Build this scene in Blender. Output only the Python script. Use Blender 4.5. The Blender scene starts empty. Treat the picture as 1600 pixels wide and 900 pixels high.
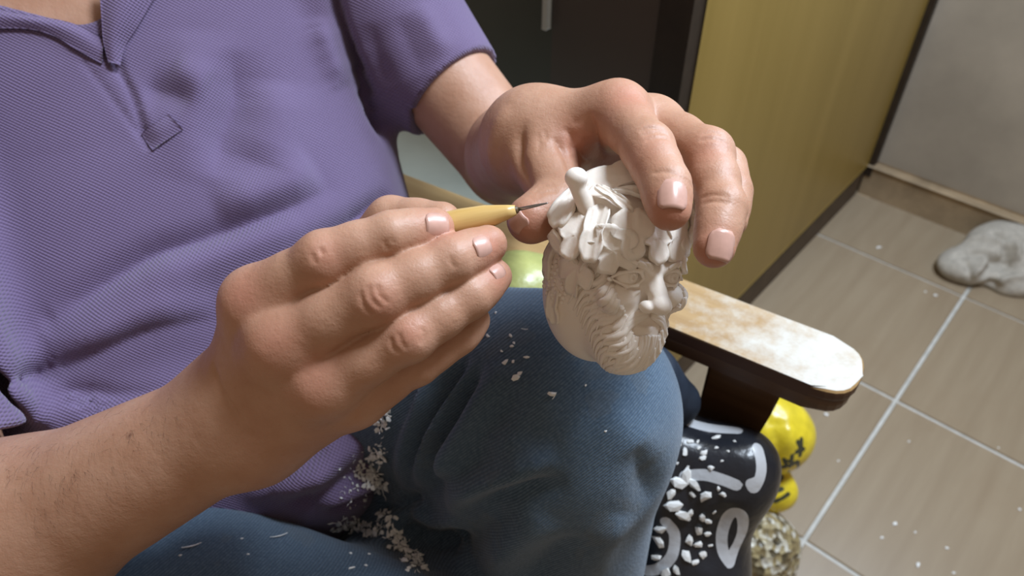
import bpy, bmesh, math, random
import numpy as np
from mathutils import Vector, Matrix
random.seed(7); RNG = np.random.default_rng(7)

# ------------------------------------------------------------------ camera
S = bpy.context.scene
FPX = 1190.0; PITCH = math.radians(42.0); CS, SN = math.cos(PITCH), math.sin(PITCH)
CAM = np.array([0.0, 0.0, 1.0])
cam_data = bpy.data.cameras.new('camera'); cam = bpy.data.objects.new('camera', cam_data)
S.collection.objects.link(cam); S.camera = cam
cam.location = CAM; cam.rotation_euler = (math.pi/2 - PITCH, 0, 0)
cam_data.sensor_width = 36; cam_data.lens = 36*FPX/1600; cam_data.clip_start = 0.02
cam_data.dof.use_dof = True; cam_data.dof.focus_distance = 0.345; cam_data.dof.aperture_fstop = 11

# ------------------------------------------------------------------ light
W = bpy.data.worlds.new('world'); S.world = W; W.use_nodes = True
W.node_tree.nodes['Background'].inputs[0].default_value = (1.0, 0.79, 0.60, 1)
W.node_tree.nodes['Background'].inputs[1].default_value = 0.30
def area(name, loc, target, size, power, color):
    d = bpy.data.lights.new(name, 'AREA'); d.shape = 'RECTANGLE'; d.size, d.size_y = size
    d.energy = power; d.color = color
    o = bpy.data.objects.new(name, d); S.collection.objects.link(o); o.location = loc
    o.rotation_euler = (Vector(target)-Vector(loc)).to_track_quat('-Z', 'Y').to_euler()
    return o
area('ceiling_lamp', (0.58, 0.50, 2.0), (-0.05, 0.35, 0.7), (0.34, 0.34), 28, (0.76, 0.87, 1.0))
area('window_daylight', (0.90, 0.95, 1.60), (-0.05, 0.40, 0.7), (0.5, 0.5), 17, (0.66, 0.80, 1.0))
S.view_settings.view_transform = 'Standard'; S.view_settings.look = 'None'
S.view_settings.gamma = 1; S.view_settings.exposure = 0.0; S.view_settings.use_curve_mapping = False

# ------------------------------------------------------------------ basic helpers
def P(x, y, t):
    u = (x-800)/FPX; v = (y-450)/FPX
    return np.array([u*t, (CS - v*SN)*t, 1 - (SN + v*CS)*t])
def ray(xy):
    xy = np.atleast_2d(np.array(xy, float)); u = (xy[:, 0]-800)/FPX; v = (xy[:, 1]-450)/FPX
    return np.stack([u, CS - v*SN, -(SN + v*CS)], 1)
def link(o): S.collection.objects.link(o); return o
def tag(o, label=None, cat=None, group=None, kind=None):
    if label: o['label'] = label
    if cat: o['category'] = cat
    if group: o['group'] = group
    if kind: o['kind'] = kind
    return o
def new_mesh(name, v, f, mat=None, parent=None, smooth=True):
    me = bpy.data.meshes.new(name)
    v = np.asarray(v, np.float32)
    if isinstance(f, np.ndarray) and f.ndim == 2:
        n, k = f.shape
        me.vertices.add(len(v)); me.vertices.foreach_set('co', v.ravel())
        me.loops.add(n*k); me.loops.foreach_set('vertex_index', f.astype(np.int32).ravel())
        me.polygons.add(n); me.polygons.foreach_set('loop_start', np.arange(0, n*k, k, dtype=np.int32))
        me.update(calc_edges=True)
    else:
        me.from_pydata([tuple(map(float, q)) for q in v], [], [tuple(map(int, q)) for q in f]); me.update()
    me.polygons.foreach_set('use_smooth', [smooth]*len(me.polygons))
    o = link(bpy.data.objects.new(name, me))
    if mat: me.materials.append(mat)
    if parent: o.parent = parent
    return o
def bm_obj(name, bm, mat, parent=None, smooth=False):
    bmesh.ops.recalc_face_normals(bm, faces=bm.faces)
    me = bpy.data.meshes.new(name); bm.to_mesh(me); bm.free()
    me.polygons.foreach_set('use_smooth', [smooth]*len(me.polygons))
    o = link(bpy.data.objects.new(name, me)); me.materials.append(mat)
    if parent: o.parent = parent
    return o
def empty(name, loc, parent=None):
    o = link(bpy.data.objects.new(name, None)); o.location = loc; o.empty_display_size = 0.05
    if parent: o.parent = parent
    return o
def adopt(root, *objs):
    """parent to an Empty while keeping world-space mesh coordinates"""
    for o in objs:
        o.parent = root; o.matrix_parent_inverse = Matrix.Translation(-Vector(root.location))

# ------------------------------------------------------------------ implicit modelling
BIG = 0.2
class Node:
    def __init__(s, fn, lo, hi): s.fn, s.lo, s.hi = fn, np.asarray(lo, float), np.asarray(hi, float)
    def __call__(s, p):
        lo = p.min(0); hi = p.max(0); r = s.ev(p, lo, hi)
        return np.full(len(p), BIG, np.float32) if r is None else r
    def ev(s, p, lo, hi, m=0.012):
        if np.any(lo > s.hi+m) or np.any(hi < s.lo-m): return None
        return s.fn(p, lo, hi)
def smin(a, b, k):
    if k <= 0: return np.minimum(a, b)
    h = np.maximum(k-np.abs(a-b), 0)/k
    return np.minimum(a, b) - h*h*k*0.25
def cone(a, b, ra, rb):
    a = np.asarray(a, np.float32); b = np.asarray(b, np.float32); ba = b-a; L2 = float(ba@ba)+1e-12
    def fn(p, lo, hi):
        pa = p-a; h = np.clip(pa@ba/L2, 0, 1)
        q = pa-h[:, None]*ba
        return np.sqrt((q*q).sum(1)) - (ra+(rb-ra)*h)
    r = max(ra, rb)
    return Node(fn, np.minimum(a, b)-r, np.maximum(a, b)+r)
def ell(c, rad, R=None):
    c = np.asarray(c, np.float32); rad = np.asarray(rad, np.float32)
    R = np.eye(3, dtype=np.float32) if R is None else np.asarray(R, np.float32)   # columns = axes
    def fn(p, lo, hi):
        q = (p-c)@R
        k0 = np.sqrt(((q/rad)**2).sum(1)); k1 = np.sqrt(((q/(rad*rad))**2).sum(1))+1e-9
        return k0*(k0-1)/k1
    m = float(rad.max())
    return Node(fn, c-m, c+m)
def SU(k, *nodes):
    def fn(p, lo, hi):
        r = None
        for n in nodes:
            d = n.ev(p, lo, hi, 0.012+k)
            if d is None: continue
            r = d if r is None else smin(r, d, k)
        return r
    return Node(fn, np.min([n.lo for n in nodes], 0), np.max([n.hi for n in nodes], 0))
def SUB(k, base, *cut):
    def fn(p, lo, hi):
        r = base.ev(p, lo, hi)
        if r is None: return None
        for c in cut:
            d = c.ev(p, lo, hi, 0.012+k)
            if d is not None: r = -smin(-r, d, k)
        return r
    return Node(fn, base.lo, base.hi)
def INT(base, fn2):
    """intersect with a half-space-like function"""
    def fn(p, lo, hi):
        r = base.ev(p, lo, hi)
        return None if r is None else np.maximum(r, fn2(p))
    return Node(fn, base.lo, base.hi)
def polydist(p, pts, nrm=None):
    """distance to a polyline; with normals, measured along the surface only (depth below it is ignored)"""
    best = np.full(len(p), 9.0, np.float32); par = np.zeros(len(p), np.float32); n = len(pts)-1
    for i in range(n):
        a, b = pts[i], pts[i+1]; ba = b-a; pa = p-a
        h = np.clip(pa@ba/(float(ba@ba)+1e-12), 0, 1); q = pa-h[:, None]*ba
        if nrm is not None:
            z = q@nrm[i]; q = q-z[:, None]*nrm[i]; far = np.maximum(np.abs(z)-.02, 0)*2
        d = np.sqrt((q*q).sum(1))
        if nrm is not None: d = d+far
        m = d < best
        best = np.where(m, d, best); par = np.where(m, (i+h)/n, par)
    return best, par
def FOLDS(base, folds, grow=0.012):
    """folds: (polyline, normals, amplitude, width, taper)  amplitude>0 ridge, <0 crease"""
    fl = []
    for pts, nr, amp, w, tp in folds:
        pts = np.asarray(pts, np.float32); m = 3*w+abs(amp)
        fl.append((pts, np.asarray(nr, np.float32), amp, w, tp, pts.min(0)-m, pts.max(0)+m))
    def fn(p, lo, hi):
        r = base.ev(p, lo, hi, 0.03)
        if r is None: return None
        for pts, nr, amp, w, tp, a, b in fl:
            if np.any(lo > b) or np.any(hi < a): continue
            d, s = polydist(p, pts, nr)
            e = np.ones_like(s)
            if tp[0]: e = e*np.clip(s/tp[0], 0, 1)
            if tp[1]: e = e*np.clip((1-s)/tp[1], 0, 1)
            e = e*e*(3-2*e)
            x = d/w
            r = r - amp*e*(np.exp(-x*x) if amp > 0 else np.exp(-x*x*0.6-np.abs(x)*0.6))
        return r
    return Node(fn, base.lo-grow, base.hi+grow)
def NOISE(base, amp, scale, seed=0):
    g = np.random.default_rng(seed); dirs = g.normal(size=(9, 3)); dirs /= np.linalg.norm(dirs, axis=1)[:, None]
    fr = scale*g.uniform(.6, 1.7, 9); ph = g.uniform(0, 6.28, 9); dirs = (dirs*fr[:, None]).astype(np.float32)
    def fn(p, lo, hi):
        r = base.ev(p, lo, hi)
        return None if r is None else r-amp*np.sin(p@dirs.T+ph.astype(np.float32)).sum(1)/4
    return Node(fn, base.lo, base.hi)
def trace(node, xy, n=110, M=None):
    d = ray(xy); c = CAM
    if M is not None:                       # node lives in a local frame (rotation R, origin o)
        R, o = M; d = d@R; c = (CAM-o)@R
    d = d.astype(np.float32); c = c.astype(np.float32); t = np.full(len(d), 0.2, np.float32); bt = t.copy(); bd = np.full(len(d), 9., np.float32)
    for _ in range(n):
        q = node(c+d*t[:, None]); m = (q < bd) & (bd > 3e-4); bt = np.where(m, t, bt); bd = np.where(m, q, bd)
        t = t+np.clip(q*0.75, -0.02, 0.05)
    t = np.where(np.abs(q) < 2e-3, t, bt)          # a ray that misses stays at its closest approach
    return c+d*t[:, None]
def grad(node, p, e=4e-4):
    o = np.array([[1, -1, -1], [-1, -1, 1], [-1, 1, -1], [1, 1, 1]], np.float32)
    g = sum(o[i]*node(p+o[i]*e)[:, None] for i in range(4))
    return g/(np.linalg.norm(g, axis=1)[:, None]+1e-9)
def normals_at(node, p, e=8e-4): return grad(node, np.asarray(p, np.float32), e)
def surface(node, h, B=24, proj=2):
    lo = node.lo-2*h; n = np.ceil((node.hi+2*h-lo)/h).astype(int); nb = (n+B-1)//B
    idx = np.stack(np.meshgrid(*[np.arange(k) for k in nb], indexing='ij'), -1).reshape(-1, 3)
    half = B*h/2; NY, NZ = nb[1]*B+4, nb[2]*B+4
    ax = np.arange(B+1); G = np.stack(np.meshgrid(ax, ax, ax, indexing='ij'), -1).reshape(-1, 3)
    V, K, Q = [], [], []
    for b in idx:
        c = lo+(b*B+B/2)*h
        # cheap rejection on a 3x3x3 lattice
        lat = (c+half*np.array([[x, y, z] for x in (-1, 0, 1) for y in (-1, 0, 1) for z in (-1, 0, 1)])).astype(np.float32)
        dl = node.ev(lat, lat.min(0), lat.max(0))
        if dl is None or dl.min() > half*1.3 or dl.max() < -half*1.3: continue
        p = (lo+(b*B+G)*h).astype(np.float32)
        d = node.ev(p, p.min(0), p.max(0))
        if d is None: continue
        d = d.reshape(B+1, B+1, B+1); s = d < 0
        if s.all() or not s.any(): continue
        cnt = np.zeros((B, B, B), np.int8)
        for x in (0, 1):
            for y in (0, 1):
                for z in (0, 1): cnt += s[x:x+B, y:y+B, z:z+B]
        cell = np.argwhere((cnt > 0) & (cnt < 8))
        if len(cell):
            acc = np.zeros((len(cell), 3)); num = np.zeros(len(cell))
            i, j, k = cell.T
            for a in range(3):
                o1, o2 = [q for q in range(3) if q != a]
                for u in (0, 1):
                    for v in (0, 1):
                        st = [0, 0, 0]; st[o1] = u; st[o2] = v; en = list(st); en[a] = 1
                        d0 = d[i+st[0], j+st[1], k+st[2]]; d1 = d[i+en[0], j+en[1], k+en[2]]
                        m = (d0 < 0) != (d1 < 0)
                        f = np.where(m, d0/(d0-d1+1e-20*(d0 == d1)), 0)
                        pos = np.zeros((len(cell), 3)); pos[:] = st; pos[:, a] = f
                        acc += pos*m[:, None]; num += m
            pv = (lo+(b*B+cell+acc/num[:, None])*h).astype(np.float32)
            for _ in range(proj):
                e = node(pv); g = grad(node, pv, h*.4)
                pv = pv-np.clip(e, -h, h)[:, None]*g
            V.append(pv)
            gc = cell+b*B+1
            K.append((gc[:, 0]*NY+gc[:, 1])*NZ+gc[:, 2])
        for a in range(3):
            o1, o2 = [(1, 2), (2, 0), (0, 1)][a]
            sl0 = [slice(0, B)]*3; sl1 = list(sl0); sl1[a] = slice(1, B+1)
            A0, A1 = s[tuple(sl0)], s[tuple(sl1)]
            for flip, m in ((0, A0 & ~A1), (1, ~A0 & A1)):
                e = np.argwhere(m)
                if not len(e): continue
                e = e+b*B+1; qs = []
                for u, v in ((1, 1), (0, 1), (0, 0), (1, 0)):
                    g = e.copy(); g[:, o1] -= u; g[:, o2] -= v
                    qs.append((g[:, 0]*NY+g[:, 1])*NZ+g[:, 2])
                q = np.stack(qs, 1); Q.append(q[:, ::-1] if flip else q)
    V = np.concatenate(V); K = np.concatenate(K); Q = np.concatenate(Q)
    o = np.argsort(K); K = K[o]; V = V[o]
    f = np.searchsorted(K, Q); f = np.clip(f, 0, len(K)-1)
    ok = (K[f] == Q).all(1)
    return V, f[ok]
def refine(V, F, keep, node, h):
    """split the quads for which keep(centres) holds into four and pull the new points onto the surface; stays watertight"""
    sel = keep(V[F].mean(1).astype(np.float32))
    E = np.sort(np.stack([F, np.roll(F, -1, 1)], 2), 2).reshape(-1, 2); key = E[:, 0].astype(np.int64)*len(V)+E[:, 1]
    key = key.reshape(F.shape); sk = np.unique(key[sel]); n0 = len(V)
    mids = (V[sk//n0]+V[sk % n0])/2; cen = V[F[sel]].mean(1); nv = np.concatenate([mids, cen]).astype(np.float32)
    for i in range(0, len(nv), 4000):
        q = nv[i:i+4000]
        for _ in range(2): q = q-np.clip(node(q), -h, h)[:, None]*grad(node, q, h*.3)
        nv[i:i+4000] = q
    e = np.searchsorted(sk, key); e = np.clip(e, 0, len(sk)-1); has = sk[e] == key; eid = n0+e
    Fs, es = F[sel], eid[sel]; c = n0+len(sk)+np.arange(len(Fs))
    new = np.concatenate([np.stack([Fs[:, k], es[:, k], c, es[:, k-1]], 1) for k in range(4)])
    un = ~sel; part = un & has.any(1); ng = []
    for f, h4, e4 in zip(F[part], has[part], eid[part]):
        q = []
        for k in range(4):
            q.append(int(f[k]))
            if h4[k]: q.append(int(e4[k]))
        ng.append(q)
    return np.concatenate([V, nv]), np.concatenate([F[un & ~part], new]), ng
def add_mixed(name, V, F, ng, mat):
    me = bpy.data.meshes.new(name); me.vertices.add(len(V)); me.vertices.foreach_set('co', np.asarray(V, np.float32).ravel())
    fl = np.concatenate([F.ravel(), np.array([i for q in ng for i in q], np.int64)]).astype(np.int32)
    st = np.concatenate([np.arange(0, F.size, 4), F.size+np.cumsum([0]+[len(q) for q in ng[:-1]])]).astype(np.int32) if ng else np.arange(0, F.size, 4, dtype=np.int32)
    me.loops.add(len(fl)); me.loops.foreach_set('vertex_index', fl); me.polygons.add(len(st)); me.polygons.foreach_set('loop_start', st)
    me.update(calc_edges=True); me.polygons.foreach_set('use_smooth', [True]*len(st)); me.materials.append(mat)
    return link(bpy.data.objects.new(name, me))
def vcol(o, name, val):
    val = np.asarray(val, np.float32)
    a = o.data.attributes.new(name, 'FLOAT', 'POINT'); a.data.foreach_set('value', val)

# ------------------------------------------------------------------ materials
class MT:
    def __init__(s, name):
        s.m = bpy.data.materials.new(name); s.m.use_nodes = True; s.t = s.m.node_tree
        s.b = s.t.nodes['Principled BSDF']
    def n(s, typ, **kw):
        nd = s.t.nodes.new(typ)
        for k, v in kw.items():
            if k.startswith('i_'):
                key = k[2:]; key = int(key) if key.isdigit() else key.replace('_', ' ')
                if isinstance(v, bpy.types.NodeSocket): s.t.links.new(v, nd.inputs[key])
                else: nd.inputs[key].default_value = v
            else: setattr(nd, k, v)
        return nd
    def obj(s): return s.n('ShaderNodeTexCoord').outputs['Object']
    def noise(s, vec, scale, detail=3, rough=.5):
        return s.n('ShaderNodeTexNoise', i_Vector=vec, i_Scale=scale, i_Detail=detail, i_Roughness=rough).outputs['Fac']
    def ramp(s, fac, stops):
        r = s.n('ShaderNodeValToRGB', i_Fac=fac); e = r.color_ramp.elements
        while len(e) < len(stops): e.new(0.5)
        for q, (p, c) in zip(e, stops):
            q.position = p; q.color = (*c, 1) if len(c) == 3 else c
        return r.outputs['Color']
    def mix(s, fac, a, b, mode='MIX'):
        m = s.n('ShaderNodeMix', data_type='RGBA', blend_type=mode)
        for k, v in ((0, fac), (6, a), (7, b)):
            if isinstance(v, bpy.types.NodeSocket): s.t.links.new(v, m.inputs[k])
            elif k: m.inputs[k].default_value = (*v, 1)
            else: m.inputs[k].default_value = v
        return m.outputs[2]
    def math(s, op, a, b=None, c=None):
        m = s.n('ShaderNodeMath', operation=op)
        for k, v in enumerate((a, b, c)):
            if v is None: continue
            if isinstance(v, bpy.types.NodeSocket): s.t.links.new(v, m.inputs[k])
            else: m.inputs[k].default_value = v
        return m.outputs[0]
    def attr(s, name): return s.n('ShaderNodeAttribute', attribute_name=name).outputs['Fac']
    def dot(s, vec, d): return s.n('ShaderNodeVectorMath', operation='DOT_PRODUCT', i_0=vec, i_1=d).outputs['Value']
    def set(s, **kw):
        for k, v in kw.items():
            key = {'color': 'Base Color', 'rough': 'Roughness', 'metal': 'Metallic', 'spec': 'Specular IOR Level', 'normal': 'Normal',
                   'sss': 'Subsurface Weight', 'sheen': 'Sheen Weight', 'coat': 'Coat Weight', 'alpha': 'Alpha', 'trans': 'Transmission Weight'}[k]
            if isinstance(v, bpy.types.NodeSocket): s.t.links.new(v, s.b.inputs[key])
            elif key == 'Base Color': s.b.inputs[key].default_value = (*v, 1)
            else: s.b.inputs[key].default_value = v
        return s
    def bump(s, height, strength, dist, normal=None):
        b = s.n('ShaderNodeBump', i_Height=height, i_Strength=strength, i_Distance=dist)
        if normal: s.t.links.new(normal, b.inputs['Normal'])
        return b.outputs['Normal']

def mat_skin():
    m = MT('skin'); o = m.obj()
    n1 = m.noise(o, 55, 4); n2 = m.noise(o, 420, 3)
    base = m.ramp(n1, [(.3, (.43, .225, .14)), (.7, (.50, .285, .19))])
    base = m.mix(m.math('MULTIPLY', m.attr('red'), .75), base, (.50, .185, .125))
    base = m.mix(m.attr('mole'), base, (.14, .06, .04))
    base = m.mix(m.math('MULTIPLY', m.math('GREATER_THAN', n2, .66), .12), base, (.36, .16, .10))
    vor = m.n('ShaderNodeTexVoronoi', i_Vector=o, i_Scale=620, feature='DISTANCE_TO_EDGE').outputs['Distance']
    nb = m.bump(m.noise(o, 260, 4, .6), .35, .0010)
    nb = m.bump(vor, .22, .0004, nb)
    m.set(color=base, rough=m.math('MULTIPLY_ADD', n2, .25, .36), spec=.38, sss=.14, normal=nb)
    m.b.inputs['Subsurface Radius'].default_value = (.012, .004, .002); m.b.inputs['Subsurface Scale'].default_value = .35
    return m.m
def mat_simple(name, col, rough=.6, spec=.4, var=.0, scale=40, **kw):
    m = MT(name)
    if var:
        n = m.noise(m.obj(), scale, 5, .6)
        c = m.ramp(n, [(.3, tuple(x*(1-var) for x in col)), (.7, tuple(min(1, x*(1+var)) for x in col))])
    else: c = col
    m.set(color=c, rough=rough, spec=spec, **kw); return m.m
SKIN = mat_skin()
NAIL = mat_simple('nail', (.58, .34, .27), .28, .5, .06, 300)

# ------------------------------------------------------------------ the person
def chain(pts, k=.005, slim=.965):
    """finger: (x, y, depth, radius) joints"""
    w = [(P(a, b, t), r) for a, b, t, r in pts]; ns = []
    for (a, ra), (b, rb) in zip(w, w[1:]):
        m = (a+b)/2; rm = (ra+rb)/2*slim
        ns += [cone(a, m, ra, rm), cone(m, b, rm, rb)]
    return SU(k, *ns)
def seglen(name, pts):
    w = [P(a, b, t) for a, b, t, r in pts]
    print(name, [round(float(np.linalg.norm(a-b))*1000) for a, b in zip(w, w[1:])])

# his left hand (over the carving)
LH = {
 'index': [(964, 176, .372, .0125), (1012, 232, .336, .0112), (1040, 290, .319, .0098), (1046, 328, .311, .0086)],
 'middle': [(1020, 196, .385, .0125), (1106, 240, .347, .0112), (1128, 325, .327, .0098), (1116, 386, .318, .0088)],
 'ring': [(1050, 222, .400, .0120), (1130, 262, .378, .0105), (1142, 300, .364, .0092), (1140, 345, .352, .0082)],
 'little': [(1060, 250, .420, .0105), (1112, 290, .408, .0090), (1112, 330, .395, .0080), (1100, 358, .385, .0072)],
 'thumb': [(846, 214, .396, .0180), (852, 262, .380, .0145), (880, 316, .364, .0128), (830, 343, .354, .0115)]}
# his right hand (holding the tool)
RH = {
 'index': [(402, 472, .336, .0130), (508, 405, .320, .0117), (612, 368, .320, .0096), (678, 356, .328, .0088)],
 'middle': [(440, 534, .328, .0133), (590, 460, .315, .0122), (708, 406, .322, .0098), (762, 382, .334, .0086)],
 'ring': [(505, 600, .332, .0122), (640, 524, .320, .0108), (735, 462, .328, .0092), (772, 432, .338, .0080)],
 'little': [(556, 622, .346, .0112), (652, 566, .338, .0095), (716, 524, .342, .0080), (742, 500, .350, .0070)],
 'thumb': [(430, 560, .392, .0180), (520, 440, .385, .0140), (612, 346, .366, .0115), (690, 346, .352, .0092)]}
for nm, H in (('L', LH), ('R', RH)):
    for k, v in H.items(): seglen(nm+k, v)
def hand(H, wrist, palm_k=.014):
    mets = []
    for (f, wpt) in zip(('index', 'middle', 'ring', 'little'), wrist):
        m = H[f][0]; mets.append(cone(P(*wpt[:3]), P(*m[:3]), wpt[3], m[3]*1.02))
    t = H['thumb']
    mets.append(cone(P(*wrist[0][:3]), P(*t[0][:3]), wrist[0][3], t[0][3]))
    mets.append(cone(P(*t[0][:3]), P(*H['index'][0][:3]), t[0][3]*.75, .008))
    palm = SU(palm_k, *mets)
    fs = [chain(H[f]) for f in ('index', 'middle', 'ring', 'little')]
    th = chain(H['thumb'])
    fing = SU(.0018, *fs, th)
    def fn(p, lo, hi):
        a = palm.ev(p, lo, hi, .03); d = fing.ev(p, lo, hi, .03)
        if a is None: return d
        return a if d is None else smin(a, d, .012)
    al = [palm, th]+fs
    return Node(fn, np.min([n.lo for n in al], 0), np.max([n.hi for n in al], 0))
L_elbow, L_wrist = P(795, 250, .60), P(826, 228, .415)
R_elbow, R_wrist = P(-100, 902, .430), P(372, 655, .372)
L_sh, R_sh = np.array([-.175, .655, .83]), np.array([-.465, .49, .85])
lhand = hand(LH, [(842, 208, .402, .0185), (846, 214, .408, .0185), (848, 226, .416, .018), (848, 240, .424, .017)])
rhand = hand(RH, [(372, 618, .374, .019), (385, 640, .368, .019), (398, 668, .368, .019), (412, 690, .374, .018)])
mid = lambda a, b, f: a+(b-a)*f
larm_up = cone(L_sh, L_elbow, .048, .036)
larm_fore = SU(.01, cone(L_elbow, mid(L_elbow, L_wrist, .5), .036, .0325), cone(mid(L_elbow, L_wrist, .5), L_wrist, .0325, .026))
rarm = SU(.03, cone(R_sh, R_elbow, .054, .048), cone(R_elbow, mid(R_elbow, R_wrist, .3), .042, .045), cone(mid(R_elbow, R_wrist, .3), R_wrist, .045, .0285))

# shirt
TF = np.array([.45, -.893]); TL = np.array([.893, .45])
LEV = np.array([  # z, cx, cy, half width, half depth
 [.43, -.235, .41, .175, .15], [.50, -.240, .415, .185, .155], [.58, -.255, .44, .19, .155], [.66, -.275, .49, .188, .145],
 [.74, -.292, .555, .192, .130], [.80, -.300, .595, .198, .115], [.86, -.305, .62, .17, .090], [.90, -.31, .63, .09, .07]])
def shirt_trunk(inset=0., top=.90, bottom=.44):
    z = LEV[:, 0]
    def fn(p, lo, hi):
        pz = p[:, 2]; c = [np.interp(pz, z, LEV[:, i]).astype(np.float32) for i in range(1, 5)]
        dx = p[:, 0]-c[0]; dy = p[:, 1]-c[1]
        l = dx*TL[0]+dy*TL[1]; f = dx*TF[0]+dy*TF[1]
        a, b = c[2], c[3]
        k0 = (np.abs(l/a)**2.3+np.abs(f/b)**2.3)**(1/2.3)
        d = (k0-1)*np.minimum(a, b)*.85+(np.interp(pz, [.74, .79], [.03, inset]) if inset else 0)
        return np.maximum(d, np.maximum(pz-top, bottom-pz)).astype(np.float32)
    return Node(fn, (-.56, .2, bottom), (-.02, .86, top+.01))
st = shirt_trunk()
trunk = SU(.03, shirt_trunk(.007, .90, .62), cone((-.30, .61, .82), (-.30, .60, 1.0), .06, .06))
body0 = SU(.012, SU(.006, larm_up, SU(.02, larm_fore, lhand)), SU(.02, rarm, rhand), trunk)
L_hem = P(702, 150, .60); R_hem = mid(R_sh, R_elbow, .84)
def halfspace(pt, d):
    d = np.asarray(d)/np.linalg.norm(d)
    return lambda p: ((p-pt)@d).astype(np.float32)
ax_l = L_elbow-L_sh
lsl = INT(SU(.03, cone(L_sh, L_elbow, .075, .034)), halfspace(L_hem, ax_l+np.array([.03, -.05, .02])))
rsl = INT(SU(.03, cone(R_sh, mid(R_sh, R_elbow, .95), .08, .070)), halfspace(R_hem, R_elbow-R_sh))
shirt0 = SU(.022, SU(.03, st, cone(P(360, 690, .60), P(505, 712, .555), .055, .046)), lsl, rsl)
neck_cut = ell(P(95, -10, .52), (.085, .05, .075))
shirt_n = SUB(.004, shirt0, cone(mid(L_sh, L_elbow, .60), L_elbow, .038, .0355), cone(mid(R_sh, R_elbow, .70), R_elbow, .060, .064))

# ---- fabrics and the rest
def weave(m, o, d1, d2, p1, p2):
    s1 = m.math('SINE', m.math('MULTIPLY', m.dot(o, d1), 2*math.pi/p1)); s2 = m.math('SINE', m.math('MULTIPLY', m.dot(o, d2), 2*math.pi/p2))
    return m.math('MULTIPLY', s1, s2)
m = MT('purple_knit'); o = m.obj(); oo = m.mix(.0, (0, 0, 0), (0, 0, 0))
wob = m.n('ShaderNodeVectorMath', operation='MULTIPLY_ADD', i_0=m.n('ShaderNodeTexNoise', i_Vector=o, i_Scale=9).outputs['Color'], i_1=(.012, .012, .012), i_2=o).outputs[0]
wv = weave(m, wob, (.893, .45, .0), (-.22, .43, .875), .0027, .0024)
n = m.noise(o, 14, 4)
base = m.ramp(n, [(.3, (.185, .135, .235)), (.7, (.215, .16, .275))])
base = m.mix(m.math('MULTIPLY_ADD', wv, .30, .30), base, (.105, .07, .165))
m.set(color=base, rough=.85, spec=.15, sheen=.25, normal=m.bump(wv, .55, .0012)); SHIRT = m.m
m = MT('denim'); o = m.obj(); tw = m.math('SINE', m.math('MULTIPLY', m.dot(o, (.60, -.50, -.62)), 2*math.pi/.0015))
n1 = m.noise(o, 9, 4); n2 = m.noise(o, 500, 3); n3 = m.noise(o, 30, 3)
base = m.ramp(n1, [(.32, (.034, .060, .096)), (.68, (.064, .108, .165))])
base = m.mix(m.math('MULTIPLY', m.math('MULTIPLY_ADD', tw, .3, .5), m.math('MULTIPLY_ADD', n2, 1.3, -.22)), base, (.19, .26, .33))
base = m.mix(m.math('MULTIPLY', m.math('GREATER_THAN', n3, .62), .18), base, (.13, .14, .14))
m.set(color=base, rough=.85, spec=.15, sheen=.2, normal=m.bump(m.math('MULTIPLY_ADD', tw, .35, n2), .5, .0008)); JEANS = m.m
m = MT('meerschaum'); o = m.obj(); base = m.ramp(m.noise(o, 60, 4), [(.3, (.85, .76, .67)), (.7, (.90, .83, .75))])
m.set(color=base, rough=.5, spec=.35, sss=.12, normal=m.bump(m.noise(o, 700, 4), .15, .0005)); STONE = m.m
m.b.inputs['Subsurface Radius'].default_value = (.004, .003, .002); m.b.inputs['Subsurface Scale'].default_value = .4
FLAKE = mat_simple('flake', (.80, .80, .78), .6, .3, .06, 200)
def wood(name, c1, c2, d, stretch=30, scale=6, rough=.45, **kw):
    m = MT(name); o = m.obj(); d = np.asarray(d, float)
    v = m.n('ShaderNodeVectorMath', operation='SUBTRACT', i_0=o, i_1=m.n('ShaderNodeVectorMath', operation='SCALE', i_0=tuple(d), i_3=m.math('MULTIPLY', m.dot(o, tuple(d)), 1-1/stretch)).outputs[0]).outputs[0]
    f = m.noise(v, scale*12, 4, .6); c = m.ramp(f, [(.3, c1), (.7, c2)])
    m.set(color=c, rough=rough, normal=m.bump(f, .15, .0006), **kw); return m, o, c
cFd = (.827, -.562, 0)
WOOD = wood('varnished_wood', (.07, .033, .014), (.13, .066, .03), cFd, rough=.32, spec=.5)[0].m
DARKWOOD = mat_simple('dark_wood', (.10, .06, .025), .5)
m, o, c = wood('worn_armrest', (.30, .17, .06), (.46, .30, .13), cFd, rough=.5)
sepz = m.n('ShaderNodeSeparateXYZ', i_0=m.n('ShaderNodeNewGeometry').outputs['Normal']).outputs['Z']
wn = m.noise(o, 28, 6, .7); along = m.dot(o, cFd)
al = m.math('MULTIPLY_ADD', along, 2.6, .34)
white = m.math('MULTIPLY', m.math('GREATER_THAN', sepz, .8), m.ramp(m.math('ADD', wn, al), [(.50, (0, 0, 0)), (.80, (.9, .9, .9))]))
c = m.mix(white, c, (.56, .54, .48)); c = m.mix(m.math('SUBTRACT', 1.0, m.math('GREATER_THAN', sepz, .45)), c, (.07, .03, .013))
m.set(color=c); ARMTOP = m.m
BAMBOO = wood('bamboo', (.58, .36, .11), (.72, .49, .19), (.97, .05, .2), 25, 14, .32)[0].m
STEEL = mat_simple('steel', (.35, .35, .36), .3, .5, metal=1.0)
m, o, c = wood('tile', (.265, .20, .13), (.32, .25, .168), (1, 0, 0), 12, 3, .32, spec=.4)
st = m.noise(m.n('ShaderNodeNewGeometry').outputs['Position'], 5, 4, .6); c = m.mix(m.math('MULTIPLY', m.ramp(st, [(.55, (0, 0, 0)), (.75, (1, 1, 1))]), .35), c, (.26, .185, .115)); m.set(color=c); TILE = m.m
GROUT = mat_simple('grout', (.52, .51, .47), .8, .2, .15, 60)
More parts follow.
